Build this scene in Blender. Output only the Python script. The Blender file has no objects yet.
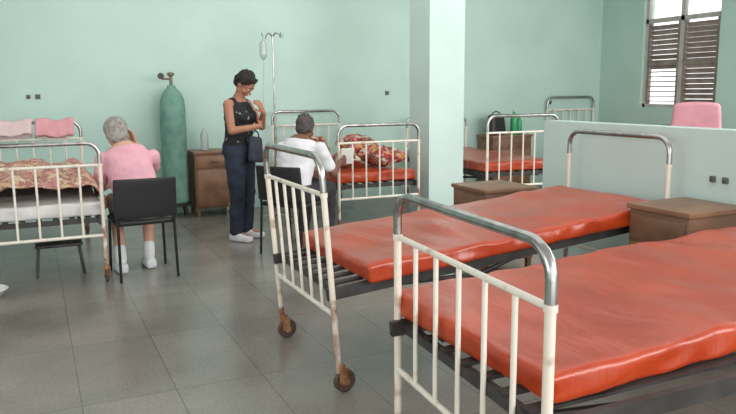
import bpy,bmesh,math,random
from mathutils import Vector,Matrix,Euler,noise
random.seed(4)
S=bpy.context.scene; C=S.collection
V=Vector
def lin(r,g,b):
    f=lambda c:((c/255)/12.92 if c/255<=.04045 else ((c/255+.055)/1.055)**2.4)
    return (f(r),f(g),f(b),1)
# ---------------------------------------------------------------- materials
def mat(name,col,rough=.6,metal=0,col2=None,ns=6,ramp=(.4,.65),bump=0,bs=30,coat=0,detail=4,trans=0,bdist=.01,bscale=None,dist=0,zrust=None):
    m=bpy.data.materials.new(name); m.use_nodes=True; nt=m.node_tree; n=nt.nodes; l=nt.links
    p=n['Principled BSDF']; p.inputs['Roughness'].default_value=rough; p.inputs['Metallic'].default_value=metal
    p.inputs['Base Color'].default_value=col
    p.inputs['Coat Weight'].default_value=coat; p.inputs['Coat Roughness'].default_value=.2
    p.inputs['Transmission Weight'].default_value=trans
    tc=n.new('ShaderNodeTexCoord')
    if col2 is None: col2=tuple(c*.85 for c in col[:3])+(1,)
    nz=n.new('ShaderNodeTexNoise'); nz.inputs['Scale'].default_value=ns; nz.inputs['Detail'].default_value=detail
    l.new(tc.outputs['Object'],nz.inputs['Vector'])
    r=n.new('ShaderNodeValToRGB'); r.color_ramp.elements[0].position=ramp[0]; r.color_ramp.elements[1].position=ramp[1]
    r.color_ramp.elements[0].color=col; r.color_ramp.elements[1].color=col2
    fac=nz.outputs['Fac']
    if zrust:
        sx=n.new('ShaderNodeSeparateXYZ'); l.new(tc.outputs['Object'],sx.inputs[0])
        mr=n.new('ShaderNodeMapRange'); mr.inputs[1].default_value=zrust; mr.inputs[2].default_value=.05; mr.inputs[3].default_value=0; mr.inputs[4].default_value=.22
        l.new(sx.outputs['Z'],mr.inputs[0]); ad=n.new('ShaderNodeMath'); ad.operation='ADD'; l.new(fac,ad.inputs[0]); l.new(mr.outputs[0],ad.inputs[1]); fac=ad.outputs[0]
    l.new(fac,r.inputs['Fac']); l.new(r.outputs['Color'],p.inputs['Base Color'])
    if bump:
        b=n.new('ShaderNodeBump'); b.inputs['Strength'].default_value=bump; b.inputs['Distance'].default_value=bdist
        z=n.new('ShaderNodeTexNoise'); z.inputs['Scale'].default_value=bs; z.inputs['Detail'].default_value=5; z.inputs['Distortion'].default_value=dist
        src=tc.outputs['Object']
        if bscale:
            mp=n.new('ShaderNodeMapping'); mp.inputs['Scale'].default_value=bscale; mp.inputs['Rotation'].default_value=(0,0,.25); l.new(src,mp.inputs[0]); src=mp.outputs[0]
        l.new(src,z.inputs['Vector']); l.new(z.outputs['Fac'],b.inputs['Height']); l.new(b.outputs['Normal'],p.inputs['Normal'])
    return m
def floral(name,cols,scale=18,rough=.85):
    m=bpy.data.materials.new(name); m.use_nodes=True; nt=m.node_tree; n=nt.nodes; l=nt.links
    p=n['Principled BSDF']; p.inputs['Roughness'].default_value=rough
    tc=n.new('ShaderNodeTexCoord'); nz=n.new('ShaderNodeTexNoise'); nz.inputs['Scale'].default_value=scale*.6
    mx=n.new('ShaderNodeMix'); mx.data_type='VECTOR'; mx.inputs[0].default_value=.12
    l.new(tc.outputs['Object'],nz.inputs['Vector']); l.new(tc.outputs['Object'],mx.inputs[4]); l.new(nz.outputs['Color'],mx.inputs[5])
    vo=n.new('ShaderNodeTexVoronoi'); vo.inputs['Scale'].default_value=scale
    l.new(mx.outputs[1],vo.inputs['Vector'])
    sp=n.new('ShaderNodeSeparateColor'); l.new(vo.outputs['Color'],sp.inputs[0])
    r=n.new('ShaderNodeValToRGB'); r.color_ramp.interpolation='CONSTANT'
    e=r.color_ramp.elements
    while len(e)<len(cols): e.new(.5)
    for i,c in enumerate(cols): e[i].position=i/len(cols); e[i].color=c
    l.new(sp.outputs[0],r.inputs['Fac']); l.new(r.outputs['Color'],p.inputs['Base Color'])
    return m
M={}
M['wall']=mat('mint_wall_paint',lin(189,217,208),.42,0,lin(181,210,200),1.3,bump=.03,bs=60)
M['part']=mat('pale_partition_paint',lin(204,223,219),.45,0,lin(197,217,212),2,bump=.03,bs=60)
M['ceil']=mat('ceiling_paint',lin(225,228,226),.8)
M['cream']=mat('cream_chipped_enamel',lin(232,225,213),.4,0,lin(195,168,142),14,(.58,.76),bump=.05)
M['rusty']=mat('rusty_cream_enamel',lin(230,219,205),.45,0,lin(150,92,60),9,(.585,.72),bump=.1,zrust=.5)
M['chrome']=mat('chrome_tube',lin(190,190,188),.22,1,lin(150,148,145),12)
M['steel']=mat('dark_bed_steel',lin(76,74,74),.5,.4,lin(58,54,52),8)
M['rubber']=mat('dark_rubber',lin(88,68,56),.6)
M['hub']=mat('rusty_hub',lin(176,130,96),.45,.4,lin(130,80,54),20)
M['orange']=mat('orange_vinyl',lin(188,66,24),.32,0,lin(166,52,20),3,(.35,.7),bump=.42,bs=4.0,bdist=.022,bscale=(2.0,.8,1),dist=1.2,coat=.28)
M['sheet']=mat('white_sheet',lin(226,224,222),.85,bump=.2,bs=14)
M['floral']=floral('floral_blanket',[lin(208,168,150),lin(176,118,108),lin(218,198,176),lin(200,138,136),lin(150,118,98),lin(212,178,136),lin(188,128,126)],34)
M['bundle']=floral('plaid_bundle',[lin(172,60,54),lin(120,84,80),lin(204,156,90),lin(96,60,70),lin(196,130,124),lin(150,50,46),lin(200,190,170)],26)
M['pinktowel']=mat('pink_towel',lin(226,165,172),.95,0,lin(220,158,166),10,bump=.3,bs=90)
M['pinkvinyl']=mat('pink_vinyl',lin(226,158,170),.5,0,lin(214,146,158),6,bump=.1)
M['paletowel']=mat('pale_pink_towel',lin(226,202,202),.95,0,lin(220,194,195),10,bump=.3,bs=90)
M['wood']=mat('worn_brown_wood',lin(132,96,74),.5,0,lin(106,76,56),5,bump=.05)
M['woodtop']=mat('worn_wood_top',lin(144,106,80),.4,0,lin(118,84,62),6)
M['black']=mat('black_plastic',lin(32,32,36),.45)
M['blackmetal']=mat('black_metal_tube',lin(30,30,32),.35,.3)
M['green']=mat('teal_cloth_cover',lin(122,162,150),.85,0,lin(100,142,130),7,bump=.6,bs=9,bdist=.02,bscale=(1.5,1.5,.5))
M['brass']=mat('brass_valve',lin(120,110,90),.4,.7)
M['louver']=mat('weathered_louver_wood',lin(150,138,131),.6,0,lin(126,113,106),7)
M['winframe']=mat('window_frame_paint',lin(192,186,180),.6)
M['glass']=mat('window_glass',lin(250,252,252),.02,trans=1)
M['skin']=mat('light_brown_skin',lin(172,120,95),.55,0,lin(164,112,88),12)
M['skinf']=mat('fair_skin',lin(208,162,140),.55,0,lin(198,150,128),12)
M['skind']=mat('dark_brown_skin',lin(126,84,66),.55,0,lin(114,74,58),12)
M['hairb']=mat('black_hair',lin(34,27,24),.7,bump=1,bs=90)
M['hairdg']=mat('dark_grey_hair',lin(88,82,80),.65,0,lin(54,50,48),60,bump=.8,bs=120)
M['hairg']=mat('grey_hair',lin(168,162,156),.75,0,lin(130,124,120),40,bump=.8,bs=120)
M['pink']=mat('pink_shirt',lin(230,172,186),.85,bump=.4,bs=9,bdist=.02)
M['white']=mat('white_cotton',lin(228,228,232),.85,bump=.4,bs=9,bdist=.02)
M['top']=mat('black_printed_top',lin(26,26,30),.8,0,lin(150,150,152),22,(.66,.70),detail=1)
M['jeans']=mat('dark_blue_jeans',lin(38,46,62),.85,0,lin(48,57,75),9)
M['bagcloth']=mat('dark_blue_grey_cloth',lin(58,62,74),.85,0,lin(44,48,58),9)
M['darkcloth']=mat('dark_trousers',lin(56,54,60),.85)
M['beige']=mat('beige_shorts',lin(196,182,165),.85)
M['eyew']=mat('eye_white',lin(200,190,180),.3); M['iris']=mat('eye_iris',lin(40,26,20),.2)
M['lips']=mat('lip_skin',lin(148,98,82),.5)
M['clear']=mat('clear_bottle',lin(215,228,225),.15,trans=.5)
M['gbottle']=mat('green_bottle',lin(60,160,110),.25)
M['outlet']=mat('grey_outlet',lin(96,98,92),.5); M['paper']=mat('white_paper',lin(238,236,230),.9)
M['paleoutlet']=mat('pale_outlet',lin(176,190,186),.5)
M['whiteplastic']=mat('white_plastic',lin(225,225,222),.35)
# floor
def floormat():
    m=bpy.data.materials.new('terrazzo_tiles'); m.use_nodes=True; nt=m.node_tree; n=nt.nodes; l=nt.links
    p=n['Principled BSDF']; tc=n.new('ShaderNodeTexCoord')
    mp=n.new('ShaderNodeMapping'); mp.inputs['Location'].default_value=(-.11,.05,0); l.new(tc.outputs['Object'],mp.inputs[0])
    b=n.new('ShaderNodeTexBrick'); b.offset=0; b.inputs['Scale'].default_value=1
    b.inputs['Brick Width'].default_value=.42; b.inputs['Row Height'].default_value=.84
    b.inputs['Mortar Size'].default_value=.0035; b.inputs['Mortar Smooth'].default_value=.4; b.inputs['Bias'].default_value=0
    b.inputs['Color1'].default_value=lin(146,140,133); b.inputs['Color2'].default_value=lin(138,132,125); b.inputs['Mortar'].default_value=lin(114,108,101)
    l.new(mp.outputs[0],b.inputs['Vector'])
    z=n.new('ShaderNodeTexNoise'); z.inputs['Scale'].default_value=55; z.inputs['Detail'].default_value=8; z.inputs['Roughness'].default_value=.7; l.new(tc.outputs['Object'],z.inputs[0])
    z2=n.new('ShaderNodeTexNoise'); z2.inputs['Scale'].default_value=1.8; z2.inputs['Detail'].default_value=6; z2.inputs['Roughness'].default_value=.55; l.new(tc.outputs['Object'],z2.inputs[0])
    ad=n.new('ShaderNodeMath'); ad.operation='ADD'; l.new(z.outputs[0],ad.inputs[0]); l.new(z2.outputs[0],ad.inputs[1])
    mr=n.new('ShaderNodeMapRange'); mr.inputs[1].default_value=.65; mr.inputs[2].default_value=1.35; mr.inputs[3].default_value=.62; mr.inputs[4].default_value=1.26
    l.new(ad.outputs[0],mr.inputs[0])
    mx=n.new('ShaderNodeVectorMath'); mx.operation='SCALE'; l.new(b.outputs['Color'],mx.inputs[0]); l.new(mr.outputs[0],mx.inputs['Scale'])
    l.new(mx.outputs[0],p.inputs['Base Color'])
    r=n.new('ShaderNodeMapRange'); r.inputs[3].default_value=.12; r.inputs[4].default_value=.32; l.new(z2.outputs[0],r.inputs[0]); l.new(r.outputs[0],p.inputs['Roughness'])
    return m
M['floor']=floormat()
# ---------------------------------------------------------------- mesh helpers
def mk(name,bm,m,parent=None,label=None,cat=None,kind=None,group=None,loc=None,rot=0,flat=False):
    bmesh.ops.recalc_face_normals(bm,faces=bm.faces[:])
    for f in bm.faces: f.smooth=not flat
    for e in bm.edges:
        if len(e.link_faces)==2 and e.calc_face_angle(0)>.65: e.smooth=False
    me=bpy.data.meshes.new(name); bm.to_mesh(me); bm.free()
    for x in (m if isinstance(m,list) else [m]): me.materials.append(x)
    o=bpy.data.objects.new(name,me); C.objects.link(o)
    fin(o,parent,label,cat,kind,group,loc,rot); return o
def fin(o,parent=None,label=None,cat=None,kind=None,group=None,loc=None,rot=0):
    if parent: o.parent=parent
    if label: o['label']=label
    if cat: o['category']=cat
    if kind: o['kind']=kind
    if group: o['group']=group
    if loc is not None: o.location=loc
    if rot: o.rotation_euler[2]=math.radians(rot)
def empty(name,loc,rot,label,cat,group=None):
    o=bpy.data.objects.new(name,None); o.empty_display_size=.1; C.objects.link(o); fin(o,None,label,cat,None,group,loc,rot); return o
def box(bm,a,b):
    c=(V(a)+V(b))/2; s=V(b)-V(a)
    bmesh.ops.create_cube(bm,size=1,matrix=Matrix.Translation(c)@Matrix.Diagonal((abs(s.x),abs(s.y),abs(s.z),1)))
def rbox(bm,c,s,r,n=(1,1,1),rs=3,fn=None,mi=0):
    c=V(c); h=V(s)/2; r=min(r,h.x*.999,h.y*.999,h.z*.999); ax=[]
    for i in range(3):
        a=[-h[i]+r*k/rs for k in range(rs)]
        b=[-h[i]+r+(2*h[i]-2*r)*k/n[i] for k in range(n[i]+1)]
        ax.append(a+b+[h[i]-r+r*k/rs for k in range(1,rs+1)])
    vs={}
    def g(i,j,k):
        if (i,j,k) in vs: return vs[(i,j,k)]
        p=V((ax[0][i],ax[1][j],ax[2][k])); q=V([max(-(h[t]-r),min(h[t]-r,p[t])) for t in range(3)]); d=p-q
        if d.length>1e-9: p=q+d.normalized()*r
        p=p+c
        if fn: p=fn(p)
        vs[(i,j,k)]=bm.verts.new(p); return vs[(i,j,k)]
    N=[len(a) for a in ax]
    for A in range(3):
        B,D=(A+1)%3,(A+2)%3
        for side in (0,N[A]-1):
            for u in range(N[B]-1):
                for w in range(N[D]-1):
                    q=[]
                    for du,dw in((0,0),(1,0),(1,1),(0,1)):
                        t=[0,0,0]; t[A]=side; t[B]=u+du; t[D]=w+dw; q.append(g(*t))
                    f=bm.faces.new(q); f.material_index=mi
def tube(bm,pts,r,seg=10,closed=False,mi=0):
    pts=[V(p) for p in pts]; n=len(pts); rs=r if isinstance(r,list) else [r]*n
    rings=[]; up=None
    for i,p in enumerate(pts):
        if closed: d=(pts[(i+1)%n]-pts[i-1]).normalized()
        elif i==0: d=(pts[1]-p).normalized()
        elif i==n-1: d=(p-pts[-2]).normalized()
        else: d=((pts[i+1]-p).normalized()+(p-pts[i-1]).normalized()).normalized()
        if up is None: up=d.orthogonal().normalized()
        up=(up-d*up.dot(d)).normalized(); s=d.cross(up)
        rings.append([bm.verts.new(p+(up*math.cos(2*math.pi*k/seg)+s*math.sin(2*math.pi*k/seg))*rs[i]) for k in range(seg)])
    for i in range(n if closed else n-1):
        a,b=rings[i],rings[(i+1)%n]
        for k in range(seg):
            f=bm.faces.new((a[k],a[(k+1)%seg],b[(k+1)%seg],b[k])); f.material_index=mi
    if not closed:
        bm.faces.new(rings[0]).material_index=mi; bm.faces.new(rings[-1]).material_index=mi
def lathe(bm,prof,seg=24,M4=None,mi=0):
    M4=M4 or Matrix(); rings=[]
    for r,z in prof:
        rings.append([bm.verts.new(M4@V((r*math.cos(2*math.pi*k/seg),r*math.sin(2*math.pi*k/seg),z))) for k in range(seg)])
    for a,b in zip(rings,rings[1:]):
        for k in range(seg): bm.faces.new((a[k],a[(k+1)%seg],b[(k+1)%seg],b[k])).material_index=mi
    bm.faces.new(rings[0]).material_index=mi; bm.faces.new(rings[-1]).material_index=mi
def arch(x,w,z0,H,R):
    p=[(x,-w,z0)]
    for k in range(9):
        a=math.pi-k*math.pi/16; p.append((x,-w+R+R*math.cos(a),H-R+R*math.sin(a)))
    for k in range(9):
        a=math.pi/2-k*math.pi/16; p.append((x,w-R+R*math.cos(a),H-R+R*math.sin(a)))
    p.append((x,w,z0)); return p
def copy_tree(o,parent=None):
    c=o.copy(); C.objects.link(c)
    if parent: c.parent=parent
    for k in o.children: copy_tree(k,c)
    return c
# ---------------------------------------------------------------- room
YB=8.4; XR=7.78; ZC=3.5
bm=bmesh.new(); box(bm,(-4,-3,-.1),(XR+.2,YB+.2,0)); mk('floor',bm,M['floor'],kind='structure',flat=True)
bm=bmesh.new(); box(bm,(-4,-3,ZC),(XR+.2,YB+.2,ZC+.1)); mk('ceiling',bm,M['ceil'],kind='structure',flat=True)
bm=bmesh.new(); box(bm,(-4,YB,0),(XR+.2,YB+.2,ZC)); mk('wall_back',bm,M['wall'],kind='structure',flat=True)
wy0,wy1,wz0,wz1=6.36,7.60,1.13,2.95
def wallopen(name,x0,x1,ops,y0=-3,y1=YB):
    bm=bmesh.new(); y=y0
    for a,b,c,d in ops:
        box(bm,(x0,y,0),(x1,a,ZC)); box(bm,(x0,a,0),(x1,b,c)); box(bm,(x0,a,d),(x1,b,ZC)); y=b
    box(bm,(x0,y,0),(x1,y1,ZC)); return mk(name,bm,M['wall'],kind='structure',flat=True)
wallopen('wall_right',XR,XR+.2,[(.2,1.6,1.15,2.95),(3.2,4.6,1.15,2.95),(wy0,wy1,wz0,wz1)])
wallopen('wall_left',-4.2,-4,[(-2,-.2,1,2.9),(1,2.8,1,2.9),(4.4,6.2,1,2.9)])
bm=bmesh.new(); box(bm,(3.38,-3,0),(3.52,4.2,1.17)); mk('wall_partition',bm,M['part'],kind='structure',flat=True)
bm=bmesh.new(); box(bm,(3.65,6.34,0),(4.06,6.76,ZC)); mk('wall_column',bm,M['part'],kind='structure',flat=True)
bm=bmesh.new(); box(bm,(-4,YB-.015,0),(XR,YB,.1)); mk('baseboard_back',bm,M['wall'],kind='structure',flat=True)
# window with louvers
win=bpy.data.objects.new('window_1',None); C.objects.link(win); win['kind']='structure'; win['label']='brown wooden louvred window with bright glass panes above'
win.location=(XR+.05,0,0)
bm=bmesh.new(); t=.045
for a,b in(((0,wy0,wz0),(.06,wy0+t,wz1)),((0,wy1-t,wz0),(.06,wy1,wz1)),((0,wy0,wz0),(.06,wy1,wz0+t)),((0,wy0,wz1-t),(.06,wy1,wz1)),((0,wy0,2.27),(.06,wy1,2.33)),((0,(wy0+wy1)/2-.03,wz0),(.06,(wy0+wy1)/2+.03,wz1))): box(bm,a,b)
mk('window_frame',bm,M['winframe'],parent=win,flat=True)
mid=(wy0+wy1)/2
for (a,b) in((wy0+t,mid-.03),(mid+.03,wy1-t)):
    bm=bmesh.new()
    for q in((a,a+.04),(b-.04,b)): box(bm,(.005,q[0],wz0+t),(.05,q[1],2.27))
    k=0; z=wz0+t+.04
    while z<2.25:
        openlow=(a>mid and z<1.66)
        ang=math.radians(6 if openlow else (42 if a>mid else 46))
        Mx=Matrix.Translation((.03,(a+b)/2,z))@Matrix.Rotation(ang,4,'Y')@Matrix.Diagonal((.075,b-a-.08,.010,1))
        bmesh.ops.create_cube(bm,size=1,matrix=Mx); z+=.066
    box(bm,(.0,a,1.70),(.055,b,1.76))
    mk('louver_panel',bm,M['louver'],parent=win,flat=True)
    bm=bmesh.new(); box(bm,(.025,a,2.33),(.03,b,wz1-t)); mk('glass_pane',bm,M['glass'],parent=win,flat=True)
# ---------------------------------------------------------------- bed
L=2.03; W=.43
def frame(parent,x,H,nm):
    bm=bmesh.new(); tube(bm,arch(x,W,H-.155,H,.09),.0158,14); o=mk(nm,bm,M['chrome'],parent=parent,label='chrome arched tube top rail')
    for s in(-1,1):
        bm=bmesh.new(); tube(bm,[(x,s*W,.10),(x,s*W,H-.15)],.0142,12); tube(bm,[(x,s*W,H-.17),(x,s*W,H-.15)],.0178,12); mk('post',bm,M['rusty'],parent=o,label='cream enamel post with rust stains')
    for z,r in((H-.16,.011),(.36,.012)):
        bm=bmesh.new(); tube(bm,[(x,-W,z),(x,W,z)],r,10); mk('cross_rail',bm,M['cream'],parent=o)
    for k in range(1,6):
        y=-W+2*W*k/6
        bm=bmesh.new(); tube(bm,[(x,y,.36),(x,y,H-.16)],.0085,10); mk('bar',bm,M['cream'],parent=o)
    return o
def build_bed():
    r=empty('hospital_bed',(0,0,0),0,'x','bed')
    frame(r,0,1.04,'footboard'); frame(r,L,1.12,'headboard')
    bm=bmesh.new()
    for s in(-1,1):
        box(bm,(0,s*(W-.02)-.012,.44),(L,s*(W-.02)+.012,.495))
    for x in(.06,L-.06,L*.5): box(bm,(x-.015,-W+.03,.45),(x+.015,W-.03,.485))
    for k in range(7):
        y=-.33+.11*k; box(bm,(.05,y-.02,.485),(L-.05,y+.02,.495))
    tube(bm,[(.15,-.3,.44),(.9,-.3,.36),(1.3,-.3,.44)],.012,8); tube(bm,[(.15,.3,.44),(.9,.3,.36),(1.3,.3,.44)],.012,8)
    mk('bed_base',bm,M['steel'],parent=r,label='dark steel side rails and slats')
    for x in(0,L):
        for s in(-1,1):
            bm=bmesh.new()
            tube(bm,[(x,s*W,.105),(x,s*W,.14)],.019,12)
            for q in(-.020,.020): box(bm,(x-.012,s*W+q-.0025,.05),(x+.028,s*W+q+.0025,.12))
            box(bm,(x-.014,s*W-.022,.115),(x+.026,s*W+.022,.124))
            lathe(bm,[(.006,-.025),(.02,-.024),(.02,.024),(.006,.025)],12,Matrix.Translation((x+.018,s*W,.056))@Matrix.Rotation(math.pi/2,4,'X'))
            cs=mk('caster',bm,M['hub'],parent=r,label='rusty swivel caster')
            bm=bmesh.new()
            tube(bm,[(x+.018+.043*math.cos(a*math.pi/10),s*W,.056+.043*math.sin(a*math.pi/10)) for a in range(20)],.013,8,closed=True)
            lathe(bm,[(.012,-.015),(.038,-.008),(.038,.008),(.012,.015)],16,Matrix.Translation((x+.018,s*W,.056))@Matrix.Rotation(math.pi/2,4,'X'))
            mk('wheel',bm,M['rubber'],parent=cs,label='dark rubber wheel')
    return r
def mattress(loc,rot,th,m,label,seed=0,ln=1.92,wd=.86,name='mattress',tilt=0):
    def fn(p):
        f=noise.noise(V((p.x*2.3+seed,p.y*3.1,seed)))*.016+noise.noise(V((p.x*7+seed,p.y*3,seed*2)))*.010
        c=math.sin(p.x*9+p.y*4+seed+3*noise.noise(V((p.x*1.5,p.y*1.5,seed)))); f+=.005*max(0,c)**6
        xc=p.x-ln/2
        k=(p.z/th); ed=max(abs(xc)/(ln/2),abs(p.y)/(wd/2))
        q=V(p); q.z=p.z+ (f*k if k>.5 else 0)+(.006*(1-ed**4) if k>.5 else 0)
        # slack vinyl cover on the sides
        sl=noise.noise(V((p.x*5,p.y*5,seed+p.z*14)))*.013+noise.noise(V((p.x*14,p.y*14,seed+p.z*20)))*.006
        if abs(p.y)>wd/2-.05: q.y+=sl+math.copysign(.006*(1-k),p.y)
        if abs(xc)>ln/2-.05: q.x+=sl
        return q
    bm=bmesh.new(); rbox(bm,(ln/2,0,th/2),(ln,wd,th),.022,(90,36,3),4,fn)
    o=mk(name,bm,m,label=label,cat='mattress',loc=loc,group='bed mattresses')
    o.rotation_euler=(0,-math.radians(tilt),math.radians(rot)); return o
B0=build_bed()
def kids(o,n): return [k for k in o.children if k.name.split('.')[0]==n]
def bedat(o,foot,rot,label,sz=1,th=.10,m='orange',mlabel='orange vinyl mattress on a metal bed',seed=0,sy=1,raise_=0,tilt=0,off=.06,mrot=None,lean=0,ln=1.92,mdy=0,wd=None,fz=1,hz=1):
    o.location=(foot[0],foot[1],0); o.rotation_euler[2]=math.radians(rot); o.scale=(1,sy,sz); o['label']=label; o['group']='ward beds'
    b=kids(o,'bed_base')[0]; b.location.z=raise_; b.rotation_euler[1]=-math.radians(tilt)
    if tilt: b.location.x=-.015; b.scale[0]=.985
    f=kids(o,'footboard')[0]; f.rotation_euler[1]=math.radians(lean)
    f.scale[2]=fz; f.location.z=.10*(1-fz)
    h=kids(o,'headboard')[0]; h.scale[2]=hz; h.location.z=.10*(1-hz)
    a=math.radians(rot); t=math.radians(tilt)
    bx=off
    z=(( .497+ (off+.497*math.sin(t))*math.sin(t) - .497*(1-math.cos(t)))+raise_)*sz+.001
    c=V((foot[0]+math.cos(a)*bx-math.sin(a)*mdy,foot[1]+math.sin(a)*bx+math.cos(a)*mdy,z))
    return mattress(c,rot if mrot is None else mrot,th,M[m],mlabel,seed,tilt=tilt,ln=ln,wd=wd or .86*(1+(sy-1)*.7))
bs=[B0]+[copy_tree(B0) for _ in range(5)]
bedat(bs[0],(1.155,1.82),-4,'metal bed with chrome arch, cream bars, creased orange mattress',.985,.085,mlabel='wide creased orange vinyl mattress on chrome-arched bed',seed=1,sy=1.1,raise_=.065,tilt=2.8,off=.04,mrot=0,ln=1.87,mdy=.07,wd=.93)
bedat(bs[1],(1.22,3.35),0,'empty cream metal bed with rusty posts and caster wheels',1,.085,mlabel='bare orange vinyl mattress with raised head end beside partition',seed=5,sy=.97,tilt=4.8,off=.13,lean=-4.2,ln=1.87,fz=1.08,wd=.90,raise_=.008,mdy=-.02)
for k in list(kids(bs[1],'headboard')[0].children):
    if k.name.split('.')[0]=='bar': bpy.data.objects.remove(k)
for k in list(kids(bs[1],'headboard')[0].children):
    if k.name.split('.')[0]=='cross_rail': k.location.z=0; 
rails=kids(kids(bs[1],'headboard')[0],'cross_rail')
rails.sort(key=lambda k:-max(v.co.z for v in k.data.vertices)); bpy.data.objects.remove(rails[0])
bedat(bs[2],(3.02,6.2),90,'white metal bed with head at the back wall, beside the column',1.03,.10,mlabel='orange vinyl mattress with bundles on it',seed=9)
bedat(bs[3],(4.68,6.15),86,'white metal bed beyond the column with orange mattress',1.08,.10,mlabel='orange vinyl mattress on bed beyond the column',seed=13,hz=.85)
bedat(bs[4],(7.20,6.32),90,'metal bed under the louvred window',1.0,.10,mlabel='orange vinyl mattress beneath the window',seed=17,fz=.9,hz=1.15)
bedat(bs[5],(-.005,5.52),90,'white barred metal bed with floral blanket beside the seated woman',1,.10,m='sheet',mlabel='mattress in a white sheet under a floral blanket',seed=21)
# floral blanket on left bed
bm=bmesh.new()
nx,ny=50,70; g={}
for i in range(nx+1):
    for j in range(ny+1):
        u=-1+2*i/nx; x=u*.53; y=5.62+1.60*j/ny
        d=max(0,abs(x)-.435)
        if d>0: X=math.copysign(.452+.012*math.sin(y*22),x); z=.63-d*.9-.02*math.sin(y*9)
        else:
            X=x; e=min(1,(.435-abs(x))/.10); e=e*(2-e)
            z=.63+e*(.13+noise.noise(V((x*4,y*3,3)))*.08+noise.noise(V((x*11,y*9,3)))*.045)*min(1,.65+j/14)
        g[i,j]=bm.verts.new((X,y,z))
for i in range(nx):
    for j in range(ny): bm.faces.new((g[i,j],g[i+1,j],g[i+1,j+1],g[i,j+1]))
ob=mk('blanket',bm,M['floral'],label='tan and pink floral blanket rumpled over the bed',cat='blanket')
sm=ob.modifiers.new('s','SOLIDIFY'); sm.thickness=.012; sm.offset=1
# towels
def drape(cx,y,zt,w,drop1,drop2,m,label,name='towel',rot=0):
    bm=bmesh.new(); prof=[]; r=.03
    for k in range(8): prof.append((-r,-drop1+drop1*k/8))
    for k in range(9): a=math.pi-math.pi*k/8; prof.append((r*math.cos(a),r*math.sin(a)))
    for k in range(1,9): prof.append((r,-drop2*k/8))
    n=24; g=[]
    for i in range(n+1):
        x=-w/2+w*i/n; row=[]
        for (yy,zz) in prof:
            d=min(1,max(0,-zz/.1)); wv=.004*math.sin(i*.9)+.004*math.sin(i*.5+zz*20)
            row.append(bm.verts.new((x+.01*math.sin(zz*15),yy+(wv+.01)*d*(1 if yy>0 else -1),zz+(.014*math.sin(i*.35)+.004*math.sin(i*1.3)))))
        g.append(row)
    for a,b in zip(g,g[1:]):
        for k in range(len(prof)-1): bm.faces.new((a[k],a[k+1],b[k+1],b[k]))
    o=mk(name,bm,m,label=label,cat='towel',loc=(cx,y,zt),rot=rot)
    s=o.modifiers.new('s','SOLIDIFY'); s.thickness=.014; s.offset=1
drape(.20,5.52+L,1.108,.34,.12,.14,M['pinktowel'],'pink towel folded over the bed headboard')
drape(-.2,5.52+L,1.108,.40,.10,.14,M['paletowel'],'pale pink towel folded over the bed headboard')
# pink high-backed patient chair behind the partition
r=empty('armchair',(6.60,5.62,0),-50,'high-backed pink vinyl chair standing behind the partition','armchair')
bm=bmesh.new(); rbox(bm,(0,0,.43),(.50,.50,.11),.04,(6,6,2),3); mk('seat',bm,M['pinkvinyl'],parent=r)
bm=bmesh.new(); rbox(bm,(0,-.27,.86),(.50,.09,.78),.04,(8,2,10),4,lambda p:V((p.x*(1-.35*max(0,p.z-.95)),p.y-.14*(p.z-.5),p.z-.03*(p.x/.25)**2*max(0,p.z-.6)))); mk('backrest',bm,M['pinkvinyl'],parent=r)
for sx in(-1,1):
    bm=bmesh.new(); rbox(bm,(sx*.29,.0,.66),(.055,.46,.045),.02,(1,4,1),3); mk('armrest',bm,M['black'],parent=r)
    bm=bmesh.new(); tube(bm,[(sx*.29,-.2,0),(sx*.29,-.2,.65)],.014,10); mk('leg',bm,M['blackmetal'],parent=r)
    bm=bmesh.new(); tube(bm,[(sx*.29,.2,0),(sx*.29,.2,.65)],.014,10); mk('leg',bm,M['blackmetal'],parent=r)
# ---------------------------------------------------------------- nightstands
def nightstand(loc,rot,w,d,h,label,knob=True):
    r=empty('nightstand',loc,rot,label,'cabinet','wooden bedside cabinets')
    bm=bmesh.new()
    rbox(bm,(0,0,(h-.03+.1)/2),(w-.03,d-.03,h-.13),.004,rs=1)
    for sx in(-1,1):
        for sy in(-1,1): box(bm,(sx*(w/2-.04)-.018,sy*(d/2-.04)-.018,0),(sx*(w/2-.04)+.018,sy*(d/2-.04)+.018,.11))
    mk('body',bm,M['wood'],parent=r)
    bm=bmesh.new(); rbox(bm,(0,0,h-.0155),(w,d,.029),.006,rs=2); mk('cabinet_top',bm,M['woodtop'],parent=r)
    bm=bmesh.new(); rbox(bm,(0,-d/2+.010,h-.12),(w-.07,.018 if knob else .011,.13),.004,rs=1); dr=mk('drawer',bm,M['woodtop'] if knob else M['wood'],parent=r)
    if knob: bm=bmesh.new(); tube(bm,[(-.04,-d/2,h-.12),(-.04,-d/2-.022,h-.12),(.04,-d/2-.022,h-.12),(.04,-d/2,h-.12)],.005,8); mk('handle',bm,M['steel'],parent=dr)
    bm=bmesh.new(); rbox(bm,(0,-d/2+.010,(h-.2+.12)/2),(w-.07,.018,h-.33),.004,rs=1); do=mk('door',bm,M['woodtop'],parent=r)
    bm=bmesh.new(); tube(bm,[(w/2-.07,-d/2,.42),(w/2-.07,-d/2-.02,.42),(w/2-.07,-d/2-.02,.34),(w/2-.07,-d/2,.34)],.005,8); mk('handle',bm,M['steel'],parent=do)
    return r
nightstand((3.12,2.68,0),-90,.42,.44,.785,'worn brown wooden nightstand between two orange-mattress beds',False)
nightstand((3.24,4.62,0),-90,.48,.48,.66,'brown wooden nightstand beside the partition end',False)
nightstand((1.82,8.17,0),0,.46,.42,.74,'brown wooden bedside cabinet against the mint wall')
nightstand((5.90,8.17,0),0,.66,.40,.78,'wide brown wooden cabinet at the back wall holding a bag',False)
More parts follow.
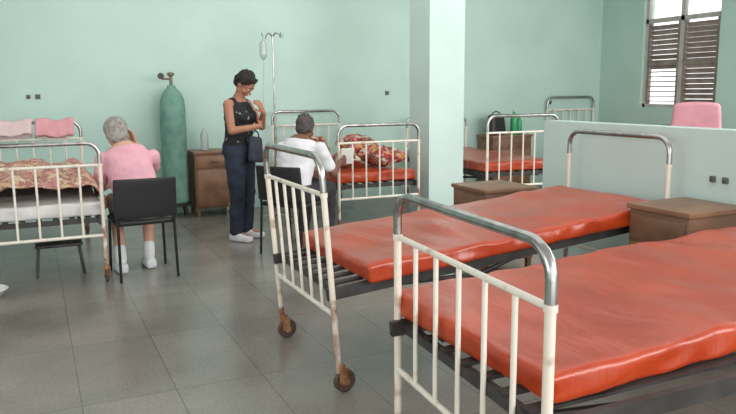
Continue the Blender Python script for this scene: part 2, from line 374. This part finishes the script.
# ---------------------------------------------------------------- chairs
def chair(loc,rot,label):
    r=empty('chair',loc,rot,label,'chair','black ward chairs')
    bm=bmesh.new()
    rbox(bm,(0,.0,.435),(.44,.42,.04),.018,(6,6,1),3,lambda p:V((p.x,p.y,p.z-.012*(1-(p.x/.22)**2)*(1-(p.y/.21)**2)))); mk('seat',bm,M['black'],parent=r)
    bm=bmesh.new()
    rbox(bm,(0,-.225,.625),(.46,.028,.30),.013,(10,1,6),3,lambda p:V((p.x*(1-.06*(p.z-.5)),p.y-.03*(1-(p.x/.23)**2)-.12*(p.z-.5),p.z))); mk('backrest',bm,M['black'],parent=r)
    for sx in(-1,1):
        bm=bmesh.new(); tube(bm,[(sx*.21,-.25,0),(sx*.205,-.225,.42),(sx*.205,-.23,.55),(sx*.2,-.245,.66)],.011,10); mk('leg',bm,M['blackmetal'],parent=r)
        bm=bmesh.new(); tube(bm,[(sx*.215,.215,0),(sx*.205,.18,.42)],.011,10); mk('leg',bm,M['blackmetal'],parent=r)
    return r
chair((.71,5.70,0),3,'black plastic chair with metal legs, occupied by woman in pink')
FM=-54
MX,MY=2.06,5.90
chair((MX-.01,MY-.01,0),FM,'black chair occupied by person in white shirt')
# ---------------------------------------------------------------- oxygen cylinder, IV stand
r=empty('gas_cylinder',(1.42,8.14,0),0,'tall oxygen cylinder in a teal cover on a dark stand','gas cylinder')
bm=bmesh.new()
prof=[(.12,.165),(.135,.18)]+[(.138,.20+.0525*k) for k in range(20)]+[(.136,1.26),(.128,1.32),(.104,1.38),(.06,1.43),(.045,1.45),(.045,1.47)]
lathe(bm,prof,36)
for v in bm.verts:
    a=math.atan2(v.co.y,v.co.x)
    if v.co.z<1.4 and (v.co.x or v.co.y):
        f=1+.05*noise.noise(V((math.cos(a)*2,math.sin(a)*2,v.co.z*2.5)))+.035*math.sin(a*7+v.co.z*1.5)*(.4+.6*noise.noise(V((3,a,v.co.z))))
        v.co.x*=f; v.co.y*=f
mk('cylinder_body',bm,M['green'],parent=r)
bm=bmesh.new(); lathe(bm,[(.10,.13),(.15,.135),(.15,.16),(.10,.164)],24)
for k in range(4):
    a=k*math.pi/2+.785; tube(bm,[(.11*math.cos(a),.11*math.sin(a),.14),(.15*math.cos(a),.15*math.sin(a),.0)],.012,8)
mk('stand',bm,M['steel'],parent=r)
bm=bmesh.new(); tube(bm,[(0,0,1.46),(0,0,1.58)],.018,12); tube(bm,[(0,0,1.54),(-.10,0,1.54)],.012,10); lathe(bm,[(.02,1.57),(.04,1.58),(.04,1.60),(.02,1.61)],14)
va=mk('valve',bm,M['brass'],parent=r)
bm=bmesh.new(); lathe(bm,[(.01,-.015),(.034,-.012),(.034,.012),(.01,.015)],18,Matrix.Translation((-.11,-.03,1.57))@Matrix.Rotation(math.pi/2,4,'X')); mk('pressure_gauge',bm,M['steel'],parent=va)
r=empty('iv_stand',(2.36,7.40,0),0,'thin metal drip stand with four hooks beside the bed','iv stand')
bm=bmesh.new()
for k in range(5):
    a=k*2*math.pi/5+.3; tube(bm,[(0,0,.09),(.1*math.cos(a),.1*math.sin(a),.06),(.2*math.cos(a),.2*math.sin(a),.015)],.011,8)
mk('base',bm,M['chrome'],parent=r)
bm=bmesh.new(); tube(bm,[(0,0,.08),(0,0,1.1)],.0125,10); tube(bm,[(0,0,1.08),(0,0,2.0)],.009,10); tube(bm,[(0,0,1.07),(0,0,1.12)],.018,10); mk('pole',bm,M['chrome'],parent=r)
for k in range(4):
    a=k*math.pi/2+.35; c,s=math.cos(a),math.sin(a)
    bm=bmesh.new(); tube(bm,[(0,0,1.96),(.05*c,.05*s,2.0),(.1*c,.1*s,1.985),(.125*c,.125*s,1.95),(.14*c,.14*s,1.975),(.14*c,.14*s,2.0)],.005,8); mk('hook',bm,M['chrome'],parent=r)
a=.35; hx,hy=2.36+.125*math.cos(a+math.pi),7.40+.125*math.sin(a+math.pi)
r=empty('iv_bottle',(hx,hy,1.66),0,'clear drip bottle hanging on the stand with thin tube','drip bottle')
bm=bmesh.new(); lathe(bm,[(.012,.06),(.02,.07),(.036,.1),(.038,.12),(.038,.22),(.03,.245),(.012,.255),(.01,.27)],18); tube(bm,[(0,-.012,.265),(0,-.01,.285),(0,.01,.285),(0,.012,.265)],.003,6); mk('bottle',bm,M['clear'],parent=r)
bm=bmesh.new(); tube(bm,[(0,0,.06),(0,0,.0),(-.03,-.04,-.3),(-.02,-.06,-.5)],.0035,6); mk('drip_tube',bm,M['clear'],parent=r)
def bottle(loc,h,rad,m,label,capm='whiteplastic'):
    r=empty('bottle',loc,0,label,'bottle')
    bm=bmesh.new(); lathe(bm,[(rad*.9,0),(rad,.01),(rad,h*.62),(rad*.85,h*.72),(rad*.35,h*.85),(rad*.33,h*.93)],20); mk('bottle_body',bm,M[m],parent=r)
    bm=bmesh.new(); lathe(bm,[(rad*.4,h*.91),(rad*.4,h)],14); mk('cap',bm,M[capm],parent=r)
bottle((1.76,8.15,.741),.27,.045,'clear','clear plastic water bottle on the bedside cabinet')
bottle((6.00,8.1,.781),.34,.05,'gbottle','green plastic bottle on the wide cabinet')
bottle((6.13,8.16,.781),.26,.042,'gbottle','short green plastic bottle on the wide cabinet')
r=empty('handbag',(5.73,8.14,.781),10,'black fabric bag resting on the wide cabinet','bag')
bm=bmesh.new(); rbox(bm,(0,0,.14),(.30,.16,.28),.05,(6,4,6),4,lambda p:V((p.x*(1-.5*p.z),p.y*(1-1.4*p.z)+.01*math.sin(p.x*20),p.z))); mk('bag_body',bm,M['black'],parent=r)
bm=bmesh.new(); tube(bm,[(-.08,0,.26),(-.06,0,.30),(0,0,.32),(.06,0,.30),(.08,0,.26)],.008,8); mk('handle',bm,M['black'],parent=r)
def pillow(loc,rx,ry,rz,s,m,label,name='pillow',cat='pillow'):
    def fn(p):
        u=p.x/(s[0]/2); v=p.y/(s[1]/2); k=(1-min(1,abs(u))**3)*(1-min(1,abs(v))**3)
        return V((p.x,p.y,p.z*(.25+.95*k)+noise.noise(p*9)*.028+noise.noise(p*20)*.014))
    bm=bmesh.new(); rbox(bm,(0,0,0),s,.04,(20,18,2),3,fn)
    o=mk(name,bm,m,label=label,cat=cat,loc=loc); o.rotation_euler=(rx,ry,rz)
pillow((2.92,7.80,.76),.6,0,.1,(.42,.32,.12),M['bundle'],'red and tan patterned pillow propped on the mattress')
pillow((3.24,6.60,.735),.05,0,.4,(.38,.38,.17),M['bundle'],'bundled patterned cloth on the orange mattress','cloth_bundle','cloth')
pillow((2.86,6.62,.712),.05,0,-.3,(.28,.28,.12),M['bundle'],'small bundled patterned cloth on the orange mattress','cloth_bundle','cloth')
pillow((3.22,7.12,.785),.25,.05,.2,(.42,.38,.22),M['bundle'],'heap of red patterned clothing on the orange mattress','cloth_bundle','cloth')
def outlet(loc,rot,label,s=.05,m='outlet'):
    bm=bmesh.new(); rbox(bm,(0,0,0),(s,.014,s),.005,rs=2)
    for q in(-.25,.25): rbox(bm,(q*s,-.008,0),(s*.18,.006,s*.3),.002,rs=1)
    mk('outlet',bm,M[m],label=label,cat='outlet',loc=loc,rot=rot)
outlet((.08,YB-.008,1.36),0,'small grey electrical outlet on the mint wall'); outlet((-.01,YB-.008,1.36),0,'small grey electrical outlet on the mint wall',.04)
outlet((4.20,YB-.008,1.36),0,'small grey electrical outlet on the mint wall')
outlet((6.85,YB-.008,1.2),0,'small grey switch on the mint wall',.05)
outlet((3.372,2.74,.90),-90,'small outlet plate on the partition wall',.035,'outlet')
outlet((3.372,2.66,.90),-90,'small outlet plate on the partition wall',.035,'outlet')
bm=bmesh.new(); lathe(bm,[(.02,.0),(.07,.005),(.12,.06),(.128,.065),(.12,.07),(.07,.015),(.02,.012)],24); mk('basin',bm,M['whiteplastic'],label='small white enamel basin on the floor beside the bed',cat='basin',loc=(-.36,5.44,0))
r=empty('step_stool',(.12,6.0,0),0,'low dark metal step stool under the bed','stool')
bm=bmesh.new(); rbox(bm,(0,0,.235),(.34,.22,.025),.008,rs=2); mk('seat',bm,M['steel'],parent=r)
for sx in(-1,1):
    for sy in(-1,1):
        bm=bmesh.new(); tube(bm,[(sx*.17,sy*.12,0),(sx*.145,sy*.09,.23)],.011,8); mk('leg',bm,M['steel'],parent=r)
def shoe_bm(bm,c,yaw,ln=.25,sc=1,pitch=0):
    R=Matrix.Translation(V(c))@Matrix.Rotation(yaw,4,'Z')@Matrix.Rotation(pitch,4,'X')
    def fn(p):
        t=p.y/ln; w=1-.25*max(0,-t*1.2)-.5*max(0,t-.3)**1.2; z=p.z*(1.0 if t<0 else 1-.75*t)
        return R@V((p.x*w,p.y+ln*.18,z))
    rbox(bm,(0,0,.04),(.092,ln,.08),.028,(4,10,3),3,fn)
# ---------------------------------------------------------------- people
def usphere(nu,nv):
    vs=[(0,0,-1)]; fs=[]
    for j in range(1,nv):
        p=-math.pi/2+math.pi*j/nv
        for i in range(nu):
            a=2*math.pi*i/nu; vs.append((math.cos(p)*math.cos(a),math.cos(p)*math.sin(a),math.sin(p)))
    vs.append((0,0,1)); n=len(vs)-1
    for i in range(nu): fs.append((0,1+(i+1)%nu,1+i))
    for j in range(nv-2):
        for i in range(nu):
            a=1+j*nu+i; b=1+j*nu+(i+1)%nu; fs.append((a,b,b+nu,a+nu))
    for i in range(nu): b=1+(nv-2)*nu; fs.append((b+i,b+(i+1)%nu,n))
    return [V(v) for v in vs],fs
SPH=usphere(20,12); SPS=usphere(10,6)
class Blob:
    def __init__(s): s.v=[]; s.f=[]; s.M=Matrix()
    def add(s,vs,fs):
        o=len(s.v); s.v+=[tuple(v) for v in vs]; s.f+=[tuple(i+o for i in f) for f in fs]
    def ell(s,c,r,R=None):
        m=s.M@Matrix.Translation(V(c))@(R or Matrix())@Matrix.Diagonal((r[0],r[1],r[2],1)); T=SPS if max(r)<.016 else SPH
        s.add([m@v for v in T[0]],T[1])
    def cap(s,a,b,ra,rb):
        a=V(a); b=V(b); s.ell(a,(ra,)*3); s.ell(b,(rb,)*3)
        d=b-a
        if d.length<1e-5: return
        X=d.orthogonal().normalized(); Y=d.normalized().cross(X); n=10 if max(ra,rb)<.016 else 20
        vs=[s.M@(a+(X*math.cos(2*math.pi*k/n)+Y*math.sin(2*math.pi*k/n))*ra) for k in range(n)]+[s.M@(b+(X*math.cos(2*math.pi*k/n)+Y*math.sin(2*math.pi*k/n))*rb) for k in range(n)]
        s.add(vs,[(k,(k+1)%n,n+(k+1)%n,n+k) for k in range(n)]+[tuple(range(n-1,-1,-1)),tuple(range(n,2*n))])
    def chain(s,ps,rs):
        for i in range(len(ps)-1): s.cap(ps[i],ps[i+1],rs[i],rs[i+1])
    def loft(s,secs,inf=0):
        n=24; vs=[]; P=[V(q[0]) for q in secs]; m=len(secs)
        for i,(c,rx,ry) in enumerate(secs):
            d=(P[min(i+1,m-1)]-P[max(i-1,0)]).normalized(); X=V((1,0,0)); X=(X-d*X.dot(d)).normalized(); Y=d.cross(X)
            vs+=[s.M@(V(c)+X*(rx+inf)*math.copysign(abs(math.cos(t))**.85,math.cos(t))+Y*(ry+inf)*math.sin(t)) for t in [2*math.pi*k/n for k in range(n)]]
        fs=[(i*n+k,i*n+(k+1)%n,(i+1)*n+(k+1)%n,(i+1)*n+k) for i in range(m-1) for k in range(n)]
        s.add(vs,fs+[tuple(range(n-1,-1,-1)),tuple(range((m-1)*n,m*n))])
    def hand(s,w,d,n,sgn,curl=25,spread=.021):
        w=V(w); d=V(d).normalized(); n=V(n); n=(n-d*n.dot(d)).normalized(); t=d.cross(n)*sgn
        for k,(o,Lf) in enumerate(((.031,.068),(.0105,.077),(-.0105,.071),(-.031,.055))):
            o=o*spread/.021; b=w+d*(.082-abs(o)*.15)+t*o; s.cap(w+t*o*.45+d*.01,b,.014,.0115)
            p=b; a=math.radians(curl*.5)
            for f,r0,r1 in((.45,.0092,.0085),(.3,.0085,.0078),(.25,.0078,.0068)):
                q=p+(d*math.cos(a)+n*math.sin(a))*Lf*f; s.cap(p,q,r0,r1); p=q; a+=math.radians(curl)
        b=w+d*.025+t*.022; q=b+(d*.6+t*.75+n*.35).normalized()*.036; e=q+(d*.85+t*.3+n*.4).normalized()*.03
        s.cap(w+d*.01,b,.014,.013); s.cap(b,q,.0125,.0105); s.cap(q,e,.0105,.008)
    def done(s,name,m,parent,voxel=.006,it=4,label=None,folds=0):
        me=bpy.data.meshes.new('t'); me.from_pydata(s.v,[],s.f); me.update(); t=bpy.data.objects.new('t',me); C.objects.link(t)
        a=t.modifiers.new('r','REMESH'); a.mode='VOXEL'; a.voxel_size=voxel; a.use_smooth_shade=True
        if it: b=t.modifiers.new('s','SMOOTH'); b.factor=.5; b.iterations=it
        dg=bpy.context.evaluated_depsgraph_get(); dg.update(); nm=bpy.data.meshes.new_from_object(t.evaluated_get(dg)); bpy.data.objects.remove(t)
        nm.name=name; nm.materials.clear(); nm.materials.append(m)
        if folds:
            ns=[v.normal.copy() for v in nm.vertices]
            for v,n in zip(nm.vertices,ns):
                c=v.co; f=noise.noise(V((c.x*9,c.y*9,c.z*16)))+.6*math.sin(c.z*55+c.x*26+4*noise.noise(c*6))*max(0,noise.noise(c*5)+.2)
                v.co=c+n*folds*max(-.5,f)
        for p in nm.polygons: p.use_smooth=True
        o=bpy.data.objects.new(name,nm); C.objects.link(o); fin(o,parent,label); return o
def head(B,H):
    o=B.M; B.M=H
    B.ell((0,-.008,.025),(.073,.092,.084)); B.ell((0,.018,-.03),(.058,.068,.078)); B.ell((0,.048,-.086),(.030,.030,.024))
    B.cap((0,.084,.0),(0,.104,-.03),.007,.012); B.cap((-.03,.076,.022),(.03,.076,.022),.011,.011)
    for s in(-1,1):
        B.ell((s*.034,.055,-.035),(.024,.024,.024)); B.ell((s*.074,-.005,-.012),(.009,.019,.030)); B.cap((s*.05,.0,-.06),(s*.02,.05,-.088),.02,.018)
    B.ell((0,.084,-.060),(.022,.009,.009)); B.M=o
def face(parent,H):
    for s in(-1,1):
        bm=bmesh.new(); bmesh.ops.create_uvsphere(bm,u_segments=14,v_segments=8,radius=.0115,matrix=H@Matrix.Translation((s*.029,.073,.002)))
        n0=len(bm.faces); bmesh.ops.create_uvsphere(bm,u_segments=12,v_segments=8,radius=.006,matrix=H@Matrix.Translation((s*.029,.0805,-.001)))
        bm.faces.ensure_lookup_table()
        for f in bm.faces[n0:]: f.material_index=1
        mk('eye',bm,[M['eyew'],M['iris']],parent=parent)
    bm=bmesh.new(); bmesh.ops.create_uvsphere(bm,u_segments=14,v_segments=8,radius=1,matrix=H@Matrix.Translation((0,.087,-.060))@Matrix.Diagonal((.018,.007,.005,1))); mk('lips',bm,M['lips'],parent=parent)
def hair(parent,H,m,style='short'):
    B=Blob(); B.M=H
    B.ell((0,-.016,.040),(.082,.091,.083)); B.ell((0,-.040,-.012),(.073,.058,.060))
    if style=='full': B.ell((0,-.03,.03),(.094,.098,.092)); B.ell((0,-.055,-.03),(.083,.058,.07))
    nt=20; tr=.011
    if style=='cropped':
        nt=60; tr=.011
        B.ell((0,-.028,.040),(.083,.088,.080)); B.ell((0,-.050,-.03),(.068,.046,.052))
        for k in range(36):
            a=random.uniform(3.2,6.2); e=random.uniform(-.9,.4); p=V((math.cos(a)*math.cos(e)*.080,-.028+math.sin(a)*math.cos(e)*.082,.0+math.sin(e)*.072)); B.chain([p,p*1.05+V((random.uniform(-.008,.008),-.003,-.014))],[.011,.004])
        for k in range(7):
            x=-.045+.015*k; B.chain([(x*.9,.045,.098),(x+.012,.074-abs(x)*.3,.082+random.uniform(-.008,.01))],[.012,.005])
    for s in(-1,1): B.ell((s*.068,-.01,.012),(.014,.028,.036))
    for k in range(nt):
        a=random.uniform(0,6.28); e=random.uniform(.3,1.4); p=V((math.cos(a)*math.cos(e)*.080,-.022+math.sin(a)*math.cos(e)*.086,.042+math.sin(e)*.082)); B.ell(p,(tr,tr,tr*.9))
    B.done('hair',m,parent,.005 if style=='cropped' else .006,1)
    B=Blob(); B.M=H
    for s in(-1,1): B.cap((s*.018,.086,.030),(s*.040,.079,.028),.004,.003)
    B.done('eyebrows',m,parent,.003,1)
def HM(c,yaw=0,pitch=0,roll=0): return Matrix.Translation(V(c))@Matrix.Rotation(math.radians(yaw),4,'Z')@Matrix.Rotation(math.radians(pitch),4,'X')@Matrix.Rotation(math.radians(roll),4,'Y')
def person_body(fn,mskin,root): 
    B=Blob(); fn(B); return B.done('body',mskin,root,.0055,3)
face_ang=math.degrees(math.atan2(-.70,-.71))
rw=empty('person',(1.75,6.60,0),face_ang,'standing woman, short dark hair, head bowed, one hand raised, dark clothes','person')
TW=[((0,0,.77),.135,.10),((0,-.008,.84),.175,.122),((0,-.005,.91),.170,.116),((0,0,.99),.144,.102),((0,.004,1.07),.142,.102),((0,.008,1.16),.156,.110),((0,.004,1.24),.160,.098),((0,-.002,1.295),.143,.075),((0,-.006,1.335),.07,.055)]
HW=HM((0,.085,1.465),-2,-48)
def fw(B):
    B.loft(TW)
    for s in(-1,1):
        B.ell((s*.070,.09,1.165),(.062,.048,.058)); B.ell((s*.152,-.002,1.285),(.048,.047,.044))
        B.chain([(s*.088,0,.83),(s*.093,.018,.46),(s*.098,-.008,.09)],[.092,.058,.038]); B.ell((s*.097,-.025,.34),(.048,.052,.09)); B.ell((s*.100,.05,.05),(.036,.10,.032))
    B.cap((0,-.008,1.31),(0,.050,1.41),.052,.047); head(B,HW)
    B.chain([(.172,-.002,1.28),(.225,.06,1.045),(.005,.215,1.08)],[.045,.037,.025]); B.hand((.0,.217,1.082),(-1,-.22,.10),(0,-1,-.1),1,28)
    B.chain([(-.172,-.002,1.28),(-.205,.13,1.065),(-.075,.225,1.20)],[.045,.037,.025]); B.hand((-.072,.228,1.205),(.55,-.15,.9),(.2,-1,.1),1,32)
bw=person_body(fw,M['skin'],rw); face(bw,HW); hair(rw,HW,M['hairb'],'cropped')
B=Blob(); B.loft(TW[1:8],.012)
for s in(-1,1): B.ell((s*.070,.092,1.165),(.070,.055,.064)); B.cap((s*.098,0,1.28),(s*.103,0,1.30),.057,.047)
B.done('sleeveless_top',M['top'],rw,.008,4,folds=.006)
B=Blob(); B.loft(TW[:3],.014)
for s in(-1,1): B.chain([(s*.088,0,.82),(s*.093,.018,.46),(s*.098,-.008,.10)],[.104,.074,.064])
B.done('jeans',M['jeans'],rw,.008,4,folds=.008)
for s in(-1,1):
    bm=bmesh.new(); shoe_bm(bm,(s*.10,.0,0),-s*.12); mk('shoe',bm,M['white'],parent=rw)
fa=math.radians(face_ang)
def W2(x,y): return (1.75+math.cos(fa)*x-math.sin(fa)*y,6.60+math.sin(fa)*x+math.cos(fa)*y)
bx,by=W2(.02,.185)
r=empty('shoulder_bag',(bx,by,.745),face_ang,'dark cloth bag hanging from the standing woman\'s forearm','bag')
bm=bmesh.new(); rbox(bm,(0,0,.12),(.22,.07,.24),.03,(6,3,6),4,lambda p:V((p.x*(1-.6*p.z),p.y*(1-1.2*p.z),p.z+.01*math.sin(p.x*15)))); mk('bag_body',bm,M['bagcloth'],parent=r)
bm=bmesh.new(); tube(bm,[(-.07,-.0,.22),(-.05,.0,.27),(.0,.0,.300),(.05,.0,.27),(.07,.0,.22)],.007,8); mk('strap',bm,M['bagcloth'],parent=r)
# --- seated figures
def seated(root,skin,hairm,style,head_c,hy,hp,hr,lean,shirt,shirtname,pants,pantsname,legs,arms,wide=1,sleeve=.5,sockm=None,shoem=None,short=False):
    l=lean
    T=[((0,-.06,.455),.15,.10),((0,-.07,.52),.178*wide,.125),((l[0]*.2,-.07,.60),.172*wide,.12),((l[0]*.5,-.06+l[1]*.3,.70),.158*wide,.115),((l[0]*.75,-.05+l[1]*.6,.80),.165*wide,.118),((l[0]*.9,-.04+l[1]*.9,.90),.17*wide,.105),((l[0],-.03+l[1],.965),.135*wide,.08),((l[0],-.01+l[1],1.0),.07,.06)]
    H=HM(head_c,hy,hp,hr)
    def f(B):
        B.loft(T)
        B.cap((l[0],-.02+l[1],.96),V(head_c)+V((0,-.015,-.06)),.055,.05); head(B,H)
        for sgn,lg in legs.items():
            B.chain(lg,[.082,.056,.036]); m=(V(lg[1])*.62+V(lg[2])*.38); B.ell(m+V((0,-.018,0)),(.044,.046,.07))
            e=V(lg[2]); B.cap(e+V((0,-.01,-.035)),e+V((0,.13,-.05)),.032,.024)
        for sgn,a in arms.items():
            B.chain(a['p'],[.047,.037,.024]); B.hand(a['p'][-1],a['d'],a['n'],a['s'],a['c'])
    b=person_body(f,skin,root); face(b,H); hair(root,H,hairm,style)
    B=Blob(); B.loft(T[1:7],.014)
    for sgn,a in arms.items():
        p0,p1=V(a['p'][0]),V(a['p'][1]); q=p0.lerp(p1,sleeve+.2); B.cap(p0*.93+V((0,0,.06)),p0,.05,.056); B.cap(p0,q,.060,.057)
    B.done(shirtname,shirt,root,.008,5,folds=.009)
    B=Blob(); B.loft(T[:3],.018)
    for sgn,lg in legs.items():
        if short: B.cap(lg[0],V(lg[0]).lerp(V(lg[1]),1.0),.1,.076)
        else: B.chain(lg[:2]+[V(lg[1]).lerp(V(lg[2]),.9)],[.096,.07,.055])
    B.done(pantsname,pants,root,.008,4,folds=.006)
    for sgn,lg in legs.items():
        e=V(lg[2])
        if sockm:
            B=Blob(); k=V(lg[1]); q=e.lerp(k,.18); B.cap(q,e,.045,.042); B.cap(e+V((0,-.01,-.035)),e+V((0,.12,-.048)),.037,.03); B.done('sock',sockm,root,.006,3)
        bm=bmesh.new(); shoe_bm(bm,(e.x,e.y-.01,0),0,.25); mk('shoe',bm,shoem,parent=root)
rp=empty('person',(.71,5.74,0),3,'seated elderly woman seen from behind, grey hair, pink shirt','person')
seated(rp,M['skinf'],M['hairg'],'full',(-.10,.23,1.08),-10,-24,-6,(-.06,.16),M['pink'],'pink_shirt',M['beige'],'shorts',
 {-1:[(-.09,-.04,.51),(-.13,.36,.52),(-.15,.06,.10)],1:[(.09,-.04,.51),(.13,.36,.52),(.08,.13,.10)]},
 {-1:dict(p=[(-.225,.12,.89),(-.25,.20,.66),(-.16,.36,.66)],d=(.3,1,-.1),n=(0,0,-1),s=1,c=20),
   1:dict(p=[(.145,.12,.89),(.18,.31,.77),(.055,.32,.99)],d=(-.35,-.1,1),n=(-1,-.3,-.1),s=-1,c=18)},wide=1.0,sockm=M['white'],shoem=M['white'],short=True)
rm=empty('person',(MX,MY,0),FM,'seated man in white shirt with short grey hair holding paper','person')
seated(rm,M['skind'],M['hairdg'],'short',(-.02,.19,1.07),4,-18,0,(-.01,.13),M['white'],'white_shirt',M['darkcloth'],'trousers',
 {-1:[(-.09,-.04,.51),(-.13,.36,.52),(-.14,.30,.10)],1:[(.09,-.04,.51),(.11,.36,.52),(.11,.34,.10)]},
 {-1:dict(p=[(-.20,.10,.90),(-.25,.15,.66),(-.13,.31,.625)],d=(.3,1,-.1),n=(0,0,-1),s=1,c=20),
   1:dict(p=[(.19,.10,.90),(.27,.18,.68),(.22,.38,.76)],d=(.05,1,.15),n=(-1,.1,0),s=-1,c=35)},shoem=M['black'])
a=math.radians(FM); lx,ly=.205,.53
bm=bmesh.new(); rbox(bm,(0,0,0),(.13,.004,.16),.001,(6,1,6),1,lambda p:V((p.x,p.y+.25*p.x*p.x,p.z)))
o=mk('paper_sheet',bm,M['paper'],label='white paper sheet held by the seated man',cat='paper',loc=(MX+math.cos(a)*lx-math.sin(a)*ly,MY+math.sin(a)*lx+math.cos(a)*ly,.80)); o.rotation_euler=(.35,0,.0)
# ---------------------------------------------------------------- light
w=bpy.data.worlds.new('w'); S.world=w; w.use_nodes=True; bg=w.node_tree.nodes['Background']; bg.inputs[0].default_value=(1,.995,.985,1); bg.inputs[1].default_value=2.0
def area(loc,target,sx,sy,pw,col=(1,1,1)):  # added lamps; only the two by the side walls stand in for window daylight
    ld=bpy.data.lights.new('added_area_light','AREA'); ld.shape='RECTANGLE'; ld.size=sx; ld.size_y=sy; ld.energy=pw; ld.color=col
    o=bpy.data.objects.new('added_area_light',ld); C.objects.link(o); o.location=loc; o.rotation_euler=(V(target)-V(loc)).to_track_quat('-Z','Y').to_euler()
wc=(1,.98,.96)
area((-3.7,2,2.2),(3,5,1),4,1.8,60,wc)
area((4.5,-2.6,2.7),(3.2,6,1),5,1.6,200,wc)  # added lamp on the open rear side, where no window stands
area((7.6,3.2,2.3),(2.5,3.6,.6),3,1.5,85,wc)
area((2.5,4.2,3.4),(2.5,4.2,0),5,5,62,wc)  # added overhead fill under the ceiling, no fixture there
area((2.5,6.2,3.3),(2.2,8.4,1.7),4,1.2,28,wc)  # added fill from above, aimed at the back wall
# ---------------------------------------------------------------- camera
cd=bpy.data.cameras.new('camera'); cam=bpy.data.objects.new('camera',cd); C.objects.link(cam); S.camera=cam
cd.sensor_width=36; cd.lens=715/736*36; cd.clip_start=.02
cam.matrix_world=Matrix.Translation((0,0,1.4))@Matrix.Rotation(math.radians(-25),4,'Z')@Matrix.Rotation(math.radians(90-9.29),4,'X')@Matrix.Rotation(math.radians(-.5),4,'Z')
S.view_settings.view_transform='Standard'
